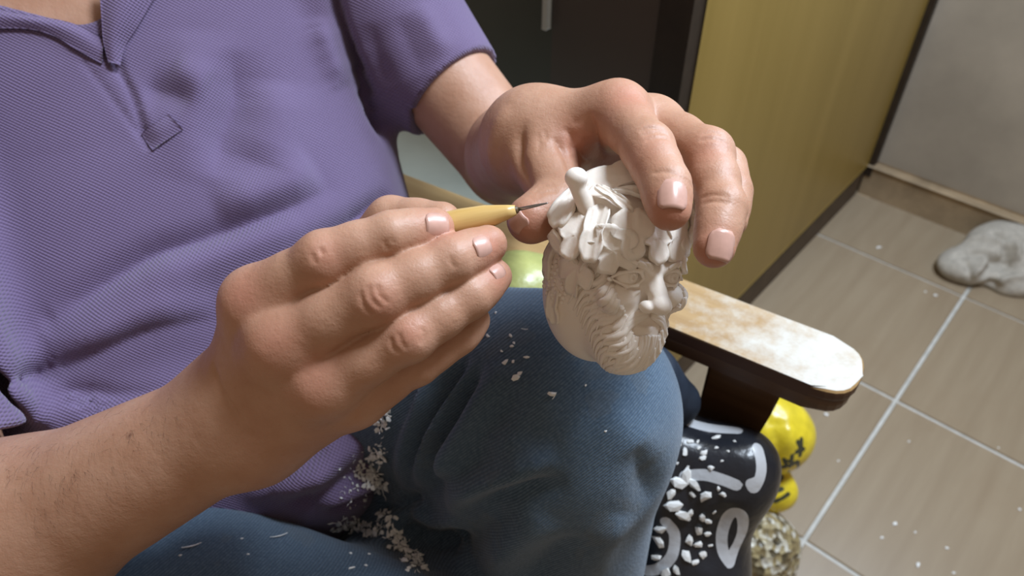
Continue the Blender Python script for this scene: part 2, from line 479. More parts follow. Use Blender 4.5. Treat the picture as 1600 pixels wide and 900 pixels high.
PLASTER = mat_simple('plaster', (.40, .35, .285), .8, .2, .14, 5)
SKIRT = mat_simple('skirting', (.36, .27, .17), .6, .3, .3, 12)
YELLOW = wood('yellow_panel', (.25, .165, .036), (.30, .20, .05), (0, 0, 1), 18, 1.6, .4)[0].m
DARKBROWN = mat_simple('dark_brown', (.030, .020, .013), .5, .4, .2)
PLINTH = mat_simple('plinth', (.075, .05, .03), .6, .3, .2)
DARKGREY = mat_simple('dark_door', (.062, .064, .052), .4, .45, .12, 3)
DARKBROWNGREY = mat_simple('brown_door', (.085, .066, .056), .4, .45, .12, 3)
PALE = mat_simple('pale_handle', (.5, .5, .46), .35)
GREEN = mat_simple('pale_green', (.40, .44, .39), .45, .4, .10, 8)
def printed(name, col, ink, w, rough, bumpn=60, var=.15, extra=None):
    m = MT(name); o = m.obj(); n = m.noise(o, bumpn, 4)
    c = m.ramp(n, [(.3, tuple(x*(1-var) for x in col)), (.7, tuple(x*(1+var) for x in col))])
    if ink: c = m.mix(m.math('LESS_THAN', m.attr('print'), w), c, ink)
    if extra: c = m.mix(m.math('GREATER_THAN', m.noise(o, 26, 2), extra[0]), c, extra[1])
    m.set(color=c, rough=rough, spec=.5, normal=m.bump(n, .35, .004)); return m.m
BAGBLACK = printed('black_plastic', (.016, .018, .024), (.55, .57, .60), .0042, .28)
BAGYELLOW = printed('yellow_plastic', (.72, .56, .03), (.045, .05, .03), .0032, .25)
BAGGREEN = printed('green_plastic', (.42, .43, .15), None, 0, .3, extra=(.66, (.55, .12, .06)))
m = MT('chippings'); o = m.obj(); vz = m.n('ShaderNodeTexVoronoi', i_Vector=o, i_Scale=130)
c = m.ramp(m.n('ShaderNodeSeparateColor', i_0=vz.outputs['Color']).outputs[0], [(.0, (.06, .05, .03)), (.35, (.25, .19, .09)), (.6, (.40, .33, .17)), (.9, (.62, .60, .52))])
m.set(color=c, rough=.35, normal=m.bump(vz.outputs['Distance'], .8, .004)); CHIPSACK = m.m
DARKCLOTH = mat_simple('dark_cloth', (.018, .026, .042), .7, .3, .3, 60)
RAG = mat_simple('rag', (.42, .385, .33), .9, .1, .15, 90)

HAIR = mat_simple('arm_hair', (.05, .03, .02), .5)
_T = (.3, .3)
SKIN_LINES = [
 ([(564, 451), (567, 475), (586, 495)], -.9, 1.2, _T), ([(577, 441), (579, 466), (599, 485)], -.9, 1.2, _T), ([(588, 441), (593, 461), (610, 475)], -.75, 1.15, _T),
 ([(611, 524), (613, 541), (628, 554)], -.9, 1.2, _T), ([(623, 517), (627, 535), (638, 547)], -.75, 1.15, _T), ([(657, 510), (663, 524), (655, 541)], -.6, 1.3, _T),
 ([(703, 397), (706, 412), (714, 419)], -.6, 1.2, _T), ([(487, 393), (490, 405), (494, 415)], -.75, 1.2, _T), ([(500, 385), (505, 400)], -.65, 1.2, _T),
 ([(600, 372), (603, 384), (607, 392)], -.75, 1.15, _T), ([(611, 370), (615, 382)], -.4, 1.1, _T),
 ([(332, 560), (337, 590), (356, 630), (380, 660)], -1.3, 2.4, _T), ([(350, 625), (375, 660), (398, 690)], -.8, 2.0, _T),
 ([(826, 184), (815, 204), (811, 225), (813, 255), (822, 300)], -3.4, 3.6, (.5, .3)),
 ([(800, 165), (778, 195), (768, 235), (772, 275)], 1.6, 6, _T),
 ([(920, 172), (924, 196), (929, 216), (937, 238), (946, 252)], -3.2, 3.0, _T),
 ([(862, 212), (876, 232), (888, 256), (896, 284)], -1.5, 2.2, _T), ([(880, 196), (892, 215), (894, 240)], -.9, 2.0, _T),
 ([(900, 190), (908, 212), (912, 235)], .9, 3.0, _T), ([(898, 225), (910, 245), (925, 256)], -.8, 1.6, _T),
 ([(840, 205), (843, 225), (838, 245)], -.4, 1.4, _T), ([(850, 200), (853, 222)], -.4, 1.4, _T),
 ([(996, 207), (1016, 199), (1040, 205)], -.75, 1.2, _T), ([(1000, 214), (1022, 206), (1046, 211)], -.75, 1.2, _T), ([(1006, 222), (1026, 215), (1048, 219)], -.6, 1.1, _T),
 ([(1092, 212), (1112, 206), (1132, 214)], -.65, 1.2, _T), ([(1090, 222), (1112, 216), (1136, 224)], -.65, 1.2, _T),
 ([(1092, 312), (1114, 304), (1144, 310)], -.75, 1.2, _T), ([(1094, 321), (1116, 314), (1146, 320)], -.75, 1.2, _T),
 ([(1016, 272), (1040, 268), (1064, 276)], -.65, 1.2, _T), ([(832, 300), (848, 292), (872, 290)], -.75, 1.2, _T), ([(836, 308), (852, 300), (876, 298)], -.65, 1.2, _T)]
REDS = [(985, 150, 13, .6), (1048, 335, 11, .8), (1118, 398, 11, .8), (820, 356, 12, .6), (375, 462, 12, .7), (425, 535, 14, .5), (492, 595, 12, .5), (508, 398, 9, .5),
        (594, 470, 9, .5), (640, 522, 9, .5), (690, 356, 9, .7), (770, 386, 9, .7), (780, 430, 8, .7), (905, 222, 12, .7), (1108, 235, 10, .4), (1012, 230, 11, .35)]
NAILS = [((1052, 302), (1048, 350), 12, 13), ((1130, 383), (1120, 425), 12, 13), ((808, 347), (790, 362), 10, 10), ((684, 352), (720, 350), 11, 11), ((755, 386), (795, 372), 10, 9), ((778, 424), (800, 408), 8, 8)]
def folds_px(node, items, gain=1.0):
    """items: (pixel polyline, amplitude mm, width mm, (taper start, taper end)); every polyline is dropped onto the surface"""
    allp = np.concatenate([np.array(i[0], float) for i in items]); w = trace(node, allp); nm = normals_at(node, w, 2e-3)
    out = []; k = 0
    for xy, amp, wd, tp in items:
        pts, nr = smooth_line(w[k:k+len(xy)]), smooth_line(nm[k:k+len(xy)]); k += len(xy)
        out.append((pts, nr/np.linalg.norm(nr, axis=1)[:, None], amp*gain*1e-3, wd*1e-3, tp))
    return out
def smooth_line(p, m=3):
    p = np.asarray(p, float); n = len(p)
    if n < 3: return p
    q = []
    for i in range(n-1):
        a, b, c, d = p[max(i-1, 0)], p[i], p[i+1], p[min(i+2, n-1)]
        for s in range(m):
            t = s/m
            q.append(.5*((2*b)+(-a+c)*t+(2*a-5*b+4*c-d)*t*t+(-a+3*b-3*c+d)*t**3))
    q.append(p[-1]); return np.array(q)
B2 = (.35, .35); B1 = (.0, .35); BE = (.35, .0); B0 = (0, 0)
shirt_a = SUB(.003, shirt_n, *[cone(a, b, .020, .020) for a, b in [trace(shirt_n, [(-60, -60), (118, -12)])]])
shirt_f = FOLDS(shirt_a, folds_px(shirt_n, [
    ([(535, 285), (470, 318), (400, 345), (300, 378), (228, 402), (120, 470), (0, 535)], -9, 9, B2),
    ([(545, 300), (470, 342), (400, 375), (300, 415), (230, 450), (130, 510)], 7, 17, B2),
    ([(500, 262), (420, 300), (330, 330)], 7, 15, B2),
    ([(615, 300), (560, 345), (500, 385), (430, 430)], -8, 8, (.3, .5)),
    ([(620, 330), (575, 380), (520, 420)], 6, 12, B2),
    ([(-20, 596), (11, 592), (72, 583), (167, 544), (250, 511), (365, 498)], -4.5, 7, (.5, .3)),
    ([(60, 560), (167, 520), (250, 488), (345, 470)], 6, 14, B2),
    ([(45, 606), (139, 611), (183, 617), (300, 600)], -3, 6, (.5, .4)),
    ([(60, 640), (150, 650), (260, 620), (350, 590)], 5, 14, B2),
    ([(-10, 545), (12, 580), (30, 620), (55, 690)], -3.5, 7, B0),
    ([(360, 70), (368, 150), (345, 215), (338, 285)], -7, 17, B2),
    ([(300, 40), (310, 120), (300, 200), (290, 290)], 5, 20, B2),
    ([(420, 120), (425, 200), (405, 265)], 4, 22, B2),
    ([(220, 132), (262, 146), (305, 162)], -4, 10, B2),
    ([(262, 112), (300, 128), (330, 140)], 3, 12, B2),
    ([(512, -30), (525, 20), (545, 80), (585, 175), (600, 200)], -8, 6, B0),
    ([(505, 20), (520, 80), (545, 140)], 4, 12, B2),
    ([(620, 20), (640, 70), (660, 120)], -1.6, 9, B2), ([(580, 30), (590, 90), (612, 140)], -1.8, 10, B2), ([(650, 0), (675, 50), (700, 90)], 2, 9, B2),
    ([(640, 172), (690, 140), (745, 92)], -1.6, 2.5, B0),
    ([(131, 96), (175, 154), (219, 212)], -1.2, 2.0, B0),
    ([(165, 70), (187, 110), (210, 154), (224, 201), (238, 236)], -3.5, 3.0, (0, .1)),
    ([(178, 100), (205, 135), (222, 175), (234, 212)], 1.6, 4.5, B2),
    ([(420, 770), (500, 735), (560, 690), (610, 640)], 7, 12, B2), ([(440, 790), (520, 760), (590, 700)], -6, 8, B2),
    ([(480, 785), (545, 765), (598, 735)], 6, 9, B2), ([(500, 800), (570, 775), (605, 760)], -6, 6, B2),
    ([(380, 745), (450, 720), (520, 690)], -6, 9, B2), ([(360, 780), (470, 752), (540, 735)], 3, 10, B2)], 1.6))

# jeans
L_hip, L_knee = np.array([-.225, .505, .49]), P(868, 648, .490)
L_ank = np.array([.015, .225, .085])
R_hip, R_knee = P(150, 925, .54), P(580, 1085, .475)
R_ank = np.array([-.05, .10, .075])
jeans_0 = SU(.03, cone(L_hip, L_knee, .090, .073), cone(L_knee, L_ank, .0725, .074), cone(R_hip, R_knee, .088, .078),
             cone(R_knee, R_ank, .07, .065), cone(P(570, 830, .64), P(690, 815, .56), .05, .045), ell((-.27, .42, .44), (.17, .15, .09)))
jeans_f = FOLDS(jeans_0, folds_px(jeans_0, [
    ([(735, 545), (700, 600), (655, 680), (640, 765)], -10, 7, B2), ([(760, 560), (715, 625), (680, 695), (664, 760)], -9, 6, B2),
    ([(748, 555), (705, 615), (665, 690), (650, 765)], 6, 6, B2), ([(700, 560), (660, 630), (632, 700), (622, 770)], 5, 10, B2),
    ([(675, 560), (640, 630), (612, 700), (604, 770)], -4, 9, B2),
    ([(790, 560), (745, 640), (705, 710), (680, 760)], 6, 10, B2),
    ([(815, 600), (775, 640), (745, 690), (715, 735)], -6, 18, B2),
    ([(880, 712), (810, 738), (743, 763), (695, 795)], 8, 10, B2), ([(895, 752), (830, 760), (770, 778), (715, 800)], -8, 9, B2),
    ([(800, 690), (740, 725), (690, 755), (655, 785)], -6, 9, B2), ([(830, 668), (770, 700), (720, 730), (672, 765)], 5, 10, B2),
    ([(860, 800), (800, 840), (750, 900)], 5, 16, B2), ([(820, 790), (760, 830), (710, 880)], -6, 12, B2),
    ([(910, 830), (860, 870), (820, 930)], -4, 14, B2), ([(980, 800), (940, 850), (920, 930)], 3, 14, B2),
    ([(625, 800), (645, 830), (690, 845), (725, 830)], -14, 10, B2), ([(640, 790), (655, 812), (690, 822), (725, 805)], 7, 8, B2),
    ([(985, 690), (1005, 740), (1020, 790)], -4, 12, B2), ([(930, 640), (985, 680), (1020, 740)], 3, 16, B2),
    ([(596, 790), (622, 790), (650, 776)], -3, 4, B0)], 1.6))
person = empty('person', (-.28, .48, .40))
tag(person, 'seated man in purple polo shirt and blue jeans holding a scribing tool', 'person')

# skin creases, dropped onto the bare body
body_f = FOLDS(body0, folds_px(body0, SKIN_LINES, .95))
v, f = surface(body_f, .0019)
hands = SU(.0, lhand, rhand)
v, f, ng = refine(v, f, lambda c: np.concatenate([hands(c[i:i+3000]) for i in range(0, len(c), 3000)]) < .004, body_f, .0019)
body = add_mixed('body', v, f, ng, SKIN)
red = np.zeros(len(v), np.float32); vv = v.astype(np.float32)
rp = trace(body_f, [q[:2] for q in REDS])
for c, (_, _, r, a) in zip(rp, REDS):
    d = ((vv-c)**2).sum(1); red = np.maximum(red, a*np.exp(-d/(r*1e-3)**2))
vcol(body, 'red', red)
vcol(body, 'mole', np.exp(-(((vv-trace(body_f, [(202, 681)])[0])**2).sum(1)/.0013**2)))
def nail(center, tip, w, l, roll=0):
    w *= 1e-3; l *= 1e-3
    c = trace(body_f, [center])[0].astype(float); nrm = normals_at(body_f, [c], 1.5e-3)[0].astype(float)
    dr = ray([tip])[0]-ray([center])[0]; u = dr-nrm*(dr@nrm); u /= np.linalg.norm(u); s = np.cross(nrm, u)
    if roll: nrm, s = nrm*math.cos(roll)+s*math.sin(roll), s*math.cos(roll)-nrm*math.sin(roll)
    V = []; nu, nv = 9, 9
    for th in (0.0, -.0009):
        for i in range(nu):
            for j in range(nv):
                a = i/(nu-1)*2-1; b = j/(nv-1)*2-1
                k = (1-abs(a)**4*.5*(a < 0)-abs(a)**5*.32*(a > 0))
                x = a*l/2; y = b*w/2*k
                V.append(c+u*x+s*y+nrm*(.0010+th-(y*y)/(w*1.05)-(x*x)/(l*4.5)))
    F = []; N = nu*nv
    for i in range(nu-1):
        for j in range(nv-1):
            q = i*nv+j; F.append((q, q+nv, q+nv+1, q+1)); F.append((N+q, N+q+1, N+q+nv+1, N+q+nv))
    rim = [i*nv for i in range(nu)]+[(nu-1)*nv+j for j in range(1, nv)]+[i*nv+nv-1 for i in range(nu-2, -1, -1)]+[j for j in range(nv-2, 0, -1)]
    for a, b in zip(rim, rim[1:]+rim[:1]): F.append((a, N+a, N+b, b))
    o = new_mesh('fingernail', V, F, NAIL)
    adopt(person, o); m = o.matrix_parent_inverse.copy(); o.parent = body; o.matrix_parent_inverse = Matrix.Identity(4)
    return o
v, f = surface(shirt_f, .0026); shirt = new_mesh('polo_shirt', v, f, SHIRT)
v, f = surface(jeans_f, .0030); jeans = new_mesh('jeans', v, f, JEANS)
adopt(person, body, shirt, jeans)
def hairs(n, seed):
    gg = np.random.default_rng(seed); xy = []
    a, b2 = np.array([20, 760.]), np.array([330, 635.])
    for _ in range(n):
        t = gg.uniform(0, 1)**1.6*.85; xy.append(a+(b2-a)*t+np.array([.42, .9])*gg.normal(0, 38*(1.15-.45*t)))
    w = trace(body_f, xy).astype(float); nm = normals_at(body_f, w, 1.5e-3).astype(float); ax = (R_elbow-R_wrist)/np.linalg.norm(R_elbow-R_wrist); V, F = [], []
    for p, m in zip(w, nm):
        d = -ax*.4+np.array([.2, -.5, -.6])+gg.normal(0, .35, 3); d -= m*(d@m); d /= np.linalg.norm(d); s = np.cross(d, m); L = gg.uniform(.005, .010); k = len(V)
        for i in range(4):
            u = i/3; c = p+d*L*u+m*L*(.35*u-.32*u*u); r = .000032*(1.1-u)
            V += [c+s*r, c-s*r*.5+m*r, c-s*r*.5-m*r]
        for i in range(3):
            for j in range(3): F.append((k+i*3+j, k+i*3+(j+1) % 3, k+i*3+3+(j+1) % 3, k+i*3+3+j))
    return V, F
V_, F_ = hairs(190, 5); hr = new_mesh('arm_hair', V_, F_, HAIR); hr['kind'] = 'stuff'; hr.parent = body
for q in NAILS: nail(*q)

def patch(name, node, rows, mat, parent, thick=.0016, lift=.0015, sub=5):
    """cloth piece laid on a surface: rows of pixels (x, y[, lift mm]); thickness is real"""
    R, Cn = len(rows), len(rows[0])
    xy = np.array([q[:2] for r in rows for q in r], float); w = trace(node, xy).astype(float); n = normals_at(node, w, 3e-3)
    lf = np.array([(q[2]*1e-3 if len(q) > 2 else lift) for r in rows for q in r])
    w = (w+n*lf[:, None]).reshape(R, Cn, 3)
    w = np.stack([smooth_line(w[:, j], sub) for j in range(Cn)], 1)
    w = np.stack([smooth_line(w[i], sub) for i in range(len(w))], 0)
    a, b = w.shape[:2]; n2 = np.cross(np.gradient(w, axis=0), np.gradient(w, axis=1)); n2 /= np.linalg.norm(n2, axis=2)[..., None]+1e-12
    if (n2.mean((0, 1))@(w.mean((0, 1))-CAM)) > 0: n2 = -n2
    V = np.concatenate([(w+n2*thick/2).reshape(-1, 3), (w-n2*thick/2).reshape(-1, 3)]); N = a*b; F = []
    for i in range(a-1):
        for j in range(b-1):
            q = i*b+j; F += [(q, q+1, q+b+1, q+b), (N+q, N+q+b, N+q+b+1, N+q+1)]
    rim = [i*b for i in range(a)]+[(a-1)*b+j for j in range(1, b)]+[i*b+b-1 for i in range(a-2, -1, -1)]+[j for j in range(b-2, 0, -1)]
    for p, q in zip(rim, rim[1:]+rim[:1]): F.append((p, N+p, N+q, q))
    o = new_mesh(name, V, F, mat); o.parent = parent
    if parent is shirt or parent is jeans: pass
    return o
patch('collar', shirt_n, [[(158, -30, 7), (200, -30, 10), (262, -30, 4)], [(160, 0, 7), (200, 0, 11), (240, 0, 3)], [(163, 40, 6), (188, 40, 10), (216, 42, 3)],
                          [(165, 70, 5), (180, 72, 7), (196, 72, 2)], [(172, 100, 3), (180, 102, 4), (188, 104, 2)]], SHIRT, shirt)
patch('collar', shirt_n, [[(-20, 14, 2), (-20, 28, 5), (-20, 46, 2)], [(47, 28, 2), (47, 36, 5), (45, 46, 2)], [(93, 34, 2), (92, 46, 5), (88, 58, 2)],
                          [(131, 46, 2), (126, 60, 5), (120, 78, 2)], [(163, 66, 1), (162, 82, 3), (160, 100, 1)]], SHIRT, shirt)
patch('placket', shirt_f, [[(222, 208, .8), (240, 196, 1.4), (264, 180, .8)], [(231, 222, 1.8), (250, 210, 2.0), (275, 191, 1.6)], [(240, 236, .8), (258, 222, 1.2), (286, 202, .6)]], SHIRT, shirt)

# ------------------------------------------------------------------ the carved head
def frame(z_yaw, pitch, roll, origin):
    """columns: viewer's right, out of the face, up"""
    Ff = np.array([math.sin(z_yaw)*math.cos(pitch), -math.cos(z_yaw)*math.cos(pitch), math.sin(pitch)])
    R = np.cross([0, 0, 1.0], Ff); R /= np.linalg.norm(R); U = np.cross(Ff, -R); U = -np.cross(R, Ff) if U[2] < 0 else U
    R, U = R*math.cos(roll)-U*math.sin(roll), U*math.cos(roll)+R*math.sin(roll)
    return np.stack([R, Ff, U], 1), origin
HM = frame(math.radians(31), math.radians(26), math.radians(20), P(966, 424, .360))
mm = lambda *a: tuple(x*1e-3 for x in a)
def c_(a, b, ra, rb=None): return cone(mm(*a), mm(*b), ra*1e-3, (rb if rb is not None else ra)*1e-3)
def e_(c, r, R=None): return ell(mm(*c), mm(*r), R)
def ch_(pts, r, k=1.0):
    r = r if hasattr(r, '__len__') else [r]*len(pts)
    return SU(k*1e-3, *[c_(a, b, ra, rb) for a, b, ra, rb in zip(pts, pts[1:], r, r[1:])])
def both(fn): return [fn(1), fn(-1)]
skull = SU(.006, e_((0, -4, 2), (27, 29, 34)), e_((0, 9, -24), (19, 18, 23)), e_((0, -12, -10), (30, 25, 37)))
face = SU(.004, skull, *both(lambda s: e_((s*14, 20.5, -8), (8, 7, 6.5))), c_((0, 23.8, 9), (0, 32.3, -8.5), 3.3, 4.7),
          *both(lambda s: ch_([(s*4, 26, 6.5), (s*11, 25.5, 9.5), (s*20, 19.5, 9)], [3.6, 3.6, 2.5])))
face = SUB(.003, face, *both(lambda s: e_((s*11.5, 29.5, 1.6), (8, 6.4, 4.6))), e_((0, 29.5, -18.6), (8.0, 4.6, 2.8)),
           *both(lambda s: ch_([(s*6.5, 31.5, -7), (s*12, 28.5, -13), (s*15, 25.5, -18)], 1.3)))
face = SU(.0012, face, e_((0, 33.8, -9.5), (4.6, 4.8, 4.2)), *both(lambda s: e_((s*5.0, 30.2, -10.6), (2.9, 4.0, 2.8))),
          *both(lambda s: ch_([(s*6, 25, -4.6), (s*11, 25.6, -6.2), (s*17, 22.4, -4.8)], [.6, 1.1, .6])),
          ch_([(-6.0, 24.2, -21.0), (0, 26.0, -22.2), (6.0, 24.2, -21.0)], [.8, 1.25, .8]),
          *both(lambda s: ch_([(s*3, 28.5, 5.0), (s*8, 29.3, 8.4), (s*15, 25.6, 10.2), (s*21, 19.6, 8.6)], [1.6, 1.9, 1.6, .7])))
face = SU(.0004, face,
          *both(lambda s: ch_([(s*4.6, 25.4, 1.2), (s*7.5, 26.7, 4.6), (s*12.5, 27.0, 5.2), (s*17, 24.0, 3.4), (s*20, 21.0, .4)], [.7, .9, 1.0, .9, .5])),
          *both(lambda s: ch_([(s*4.8, 25.4, .9), (s*8.5, 26.2, -1.7), (s*13.5, 25.6, -2.2), (s*18.8, 21.9, .2)], [.6, .7, .8, .5])))
face = SUB(.0008, face, *both(lambda s: e_((s*2.4, 34.0, -13.6), (1.3, 1.6, 1.0))), 
           *both(lambda s: c_((s*1.5, 28.5, 6.5), (s*1.9, 27.5, 11), .6, .3)), c_((-9, 26.6, 12.2), (9, 26.6, 12.2), .5),
           *both(lambda s: c_((s*20, 20.5, 1), (s*24, 17, 3), .5, .3)), *both(lambda s: c_((s*20, 20.5, -.5), (s*24.5, 16.5, -2), .5, .3)))
crown = SU(.004, e_((0, -5, 24), (33, 33, 17)), e_((0, -4, 15), (34, 33, 11)))
head_n = SU(.0015, face, crown, c_((-25, 9, 27), (-33, 9, 39), 4.4, 3.6), e_((-34.2, 9.2, 42.5), (5.0, 5.0, 4.6)),
            c_((-25, 9, 33), (-12, 18, 31), 2.2, 1.6), c_((-8, 2, 41), (10, 10, 40), 2.2, 1.2))
def lathe(profile, a, b, seg=20):
    """profile: (fraction along a->b, radius)"""
    a, b = np.asarray(a), np.asarray(b); ax = (b-a); u = ax/np.linalg.norm(ax); s = np.cross(u, [0, 0, 1]); s /= np.linalg.norm(s); w = np.cross(u, s)
    V, F = [], []
    for t, r in profile:
        for k in range(seg):
            q = 2*math.pi*k/seg; V.append(a+ax*t+(s*math.cos(q)+w*math.sin(q))*r)
    n = len(profile)
    for i in range(n-1):
        for k in range(seg): F.append((i*seg+k, i*seg+(k+1) % seg, (i+1)*seg+(k+1) % seg, (i+1)*seg+k))
    F.append(tuple(range(seg-1, -1, -1))); F.append(tuple((n-1)*seg+k for k in range(seg)))
    return V, F
carved = empty('carved_head', tuple(HM[1]))
tag(carved, 'cream carved bearded head with leafy crown held above the denim knee', 'carving')
def carve(name, V, F):
    V = np.asarray(V, float)@HM[0].T
    F = F[:, ::-1] if isinstance(F, np.ndarray) else [tuple(q)[::-1] for q in F]
    return new_mesh(name, V, F, STONE, carved)
v, f = surface(head_n, .0005); carve('face', v, f)
for s in (-1, 1):                                           # eyeballs with a carved iris ring and pupil
    c0 = np.array([s*11.5, 20.0, 1.7])*1e-3; d = np.array([.16, 1, .02]); d /= np.linalg.norm(d); r = .0064
    prof = [(-1, .0), (-.7, .71), (0, 1), (.5, .866), (.80, .6), (.905, .43), (.885, .40), (.88, .37), (.925, .35), (.965, .24), (.975, .17), (.86, .14), (.85, 0.01)]
    V, F = lathe([((x+1)/2, max(y, .002)*r) for x, y in prof], c0-d*r, c0+d*r, 20)
    carve('eye', V, F)
def head_ray(th, z):
    """from outside in towards the head's axis, at azimuth th (degrees, 0 = nose) and height z mm"""
    th = np.radians(np.asarray(th, float)); z = np.asarray(z, float)*1e-3
    d = np.stack([-np.sin(th), -np.cos(th), np.zeros_like(th)], 1).astype(np.float32)
    o = np.stack([np.sin(th)*.08, np.cos(th)*.08+.002, z], 1).astype(np.float32); t = np.zeros(len(th), np.float32)
    for _ in range(90): t = t+np.clip(head_n(o+d*t[:, None])*.7, -.01, .03)
    t = np.minimum(t, .078)
    return (o+d*t[:, None]).astype(float)
def lock(th_z, r, flat=.6, lift=.5, name='beard_lock'):
    """one wavy carved lock: a tapering, flattened strand lying on the head"""
    tz = np.array(th_z, float); tz = smooth_line(np.c_[tz, np.zeros(len(tz))], 5)[:, :2]
    p = head_ray(tz[:, 0], tz[:, 1]); nr = np.stack([np.sin(np.radians(tz[:, 0])), np.cos(np.radians(tz[:, 0])), tz[:, 1]*0-.1], 1)
    nr /= np.linalg.norm(nr, axis=1)[:, None]; p = p+nr*lift*1e-3
    n = len(p); V, F, K = [], [], 7
    for i in range(n):
        t = p[min(i+1, n-1)]-p[max(i-1, 0)]; t /= np.linalg.norm(t)+1e-9
        s = np.cross(nr[i], t); s /= np.linalg.norm(s)+1e-9; q = np.cross(t, s)
        u = i/(n-1); rr = r*1e-3*(0.35+.65*math.sin(math.pi*min(1, u*1.5+.12)/1.0*0.62+.2))*(1-u**3*.85)
        for k in range(K):
            a = 2*math.pi*k/K; V.append(p[i]+s*math.cos(a)*rr+q*math.sin(a)*rr*flat)
    for i in range(n-1):
        for k in range(K): F.append((i*K+k, i*K+(k+1) % K, (i+1)*K+(k+1) % K, (i+1)*K+k))
    F.append(tuple(range(K-1, -1, -1))); F.append(tuple((n-1)*K+k for k in range(K)))
    return carve(name, V, F)
g = np.random.default_rng(3)
for s in (-1, 1):
    for layer in (0, 1):
        n = 15 if layer == 0 else 11
        for i in range(n):
            u = (i+.5*layer)/(n-1); th0, z0 = -56+u*44, 5-u*38; j = g.uniform(-1, 1, 6); L = 1.0 if layer == 0 else .62
            pts = [(th0+4, z0+1), (th0+1, z0-5*L), (th0-9*L+j[0]*2, z0-9*L), (th0-20*L+j[1]*2, z0-10.5*L+j[2]), (th0-29*L, z0-14*L+j[3]), (th0-35*L+j[4]*3, z0-20*L)]
            lock([(s*-a if s > 0 else a, max(b, -46.5)) for a, b in pts], 1.9+.25*j[5], .75, .3+.5*layer)
for i in range(13):                                         # chin locks under the lip
    th = -26+4.4*i; L = g.uniform(17, 22); j = g.uniform(-2, 2, 3)
    lock([(th, -24.2-abs(i-6)*.1), (th+j[0], -30), (th-2+j[1], -39), (th-6, -44), (th-12+j[2], -47.5)], 1.8, .75, .5)
for s in (-1, 1):                                           # moustache
    for j, (dz, r) in enumerate([(0, 1.9), (-1.8, 1.9), (-3.4, 1.6)]):
        lock([(s*3, -14.2+dz*.4), (s*12, -14.5+dz*.8), (s*21, -17+dz*1.0), (s*29, -23+dz*1.2), (s*34, -30+dz)], r, .8, .8, 'moustache_lock')
    for j in range(4):                                      # eyebrow tufts
        lock([(s*(9+j*7), 6.5+j*.9), (s*(14+j*7.5), 8.6+j*.5), (s*(20+j*8), 9.2-j*.8)], 1.1, .8, .4, 'eyebrow_tuft')

def leaf(center, tip, length, width, lobes=3, cup=.25, lift=1.5, tilt=0., seed=0, depth=.42):
    """vine leaf with lobes, a midrib groove and real thickness, laid on the head where two pixels point"""
    gg = np.random.default_rng(seed); R, o = HM
    c = trace(head_n, [center], M=HM)[0].astype(float); n = normals_at(head_n, [c], 2e-3)[0].astype(float)
    dr = (ray([tip])[0]-ray([center])[0])@R; u = dr-n*(dr@n); u /= np.linalg.norm(u)
    if tilt: u, n = u*math.cos(tilt)+n*math.sin(tilt), n*math.cos(tilt)-u*math.sin(tilt)
    s = np.cross(n, u); L, Wd = length*5.9e-4, width*5.6e-4; lift = lift*1.2+.7
    NA, NR = 48, 6; V = []
    def top(a, q):
        rr = 1-depth*abs(math.sin((a)*lobes/2))**6*(0.35+.65*(math.cos(a) > -.75))+.03*math.sin(a*9+seed)
        x, y = math.cos(a)*rr*q, math.sin(a)*rr*q
        h = -.26*cup*(x*x*L*L+y*y*Wd*Wd)/max(L, Wd)*1.6+.0013*q**3-.0011*max(0, 1-abs(y)*4.5)*(.4+.6*q)+.0003*math.cos(y*20)*q+.0006*q*math.sin(a*lobes+seed)
        return x*L, y*Wd, h+lift*1e-3
    for th in (0, -.0021):
        V.append(c+n*(lift*1e-3+th))
        for r in range(1, NR+1):
            for a in range(NA):
                x, y, h = top(2*math.pi*a/NA, r/NR); V.append(c+u*x+s*y+n*(h+th*(1 if r < NR else .75)))
    H = 1+NR*NA; F = []
    for a in range(NA):
        b = (a+1) % NA; F += [(0, 1+a, 1+b), (H, H+1+b, H+1+a)]
        for r in range(NR-1):
            p0, p1 = 1+r*NA, 1+(r+1)*NA; F += [(p0+a, p1+a, p1+b, p0+b), (H+p0+a, H+p0+b, H+p1+b, H+p1+a)]
        e = 1+(NR-1)*NA; F.append((e+a, H+e+a, H+e+b, e+b))
    return carve('leaf', V, F)
for i, q in enumerate([
    ((892, 318), (884, 350), 24, 16, 2, .5, 1.5, .1), ((966, 284), (1000, 268), 34, 22, 2, .35, 3.0, .25), ((1012, 300), (1040, 330), 22, 15, 2, .4, 2, 0),
    ((905, 372), (892, 400), 19, 17, 3, .45, 3.2, .1), ((884, 385), (878, 405), 17, 12, 2, .5, 1.6, 0), ((932, 368), (926, 402), 23, 13, 2, .5, 4.2, .15),
    ((957, 388), (950, 412), 20, 23, 5, .5, 2.6, .1), ((984, 364), (986, 395), 20, 18, 3, .5, 3.6, .12), ((1022, 374), (1024, 396), 19, 16, 3, .5, 2.2, .1),
    ((1052, 372), (1056, 394), 19, 19, 2, .5, 2.2, .1), ((1076, 352), (1084, 380), 18, 14, 2, .5, 1.6, 0), ((905, 418), (890, 448), 24, 18, 5, .5, 1.2, 0),
    ((935, 408), (915, 425), 17, 13, 3, .5, 1.0, 0), ((1070, 320), (1080, 300), 16, 12, 3, .5, 2, .1), ((1066, 396), (1076, 412), 16, 22, 2, .5, .8, 0),
    ((958, 318), (975, 338), 18, 6, 2, .6, 3.5, 0), ((985, 312), (1004, 324), 16, 5, 2, .6, 3.5, .2), ((862, 402), (850, 432), 20, 10, 2, .5, .6, 0),
    ((866, 478), (858, 498), 16, 9, 2, .5, .4, 0)]):
    leaf(*q, seed=i)
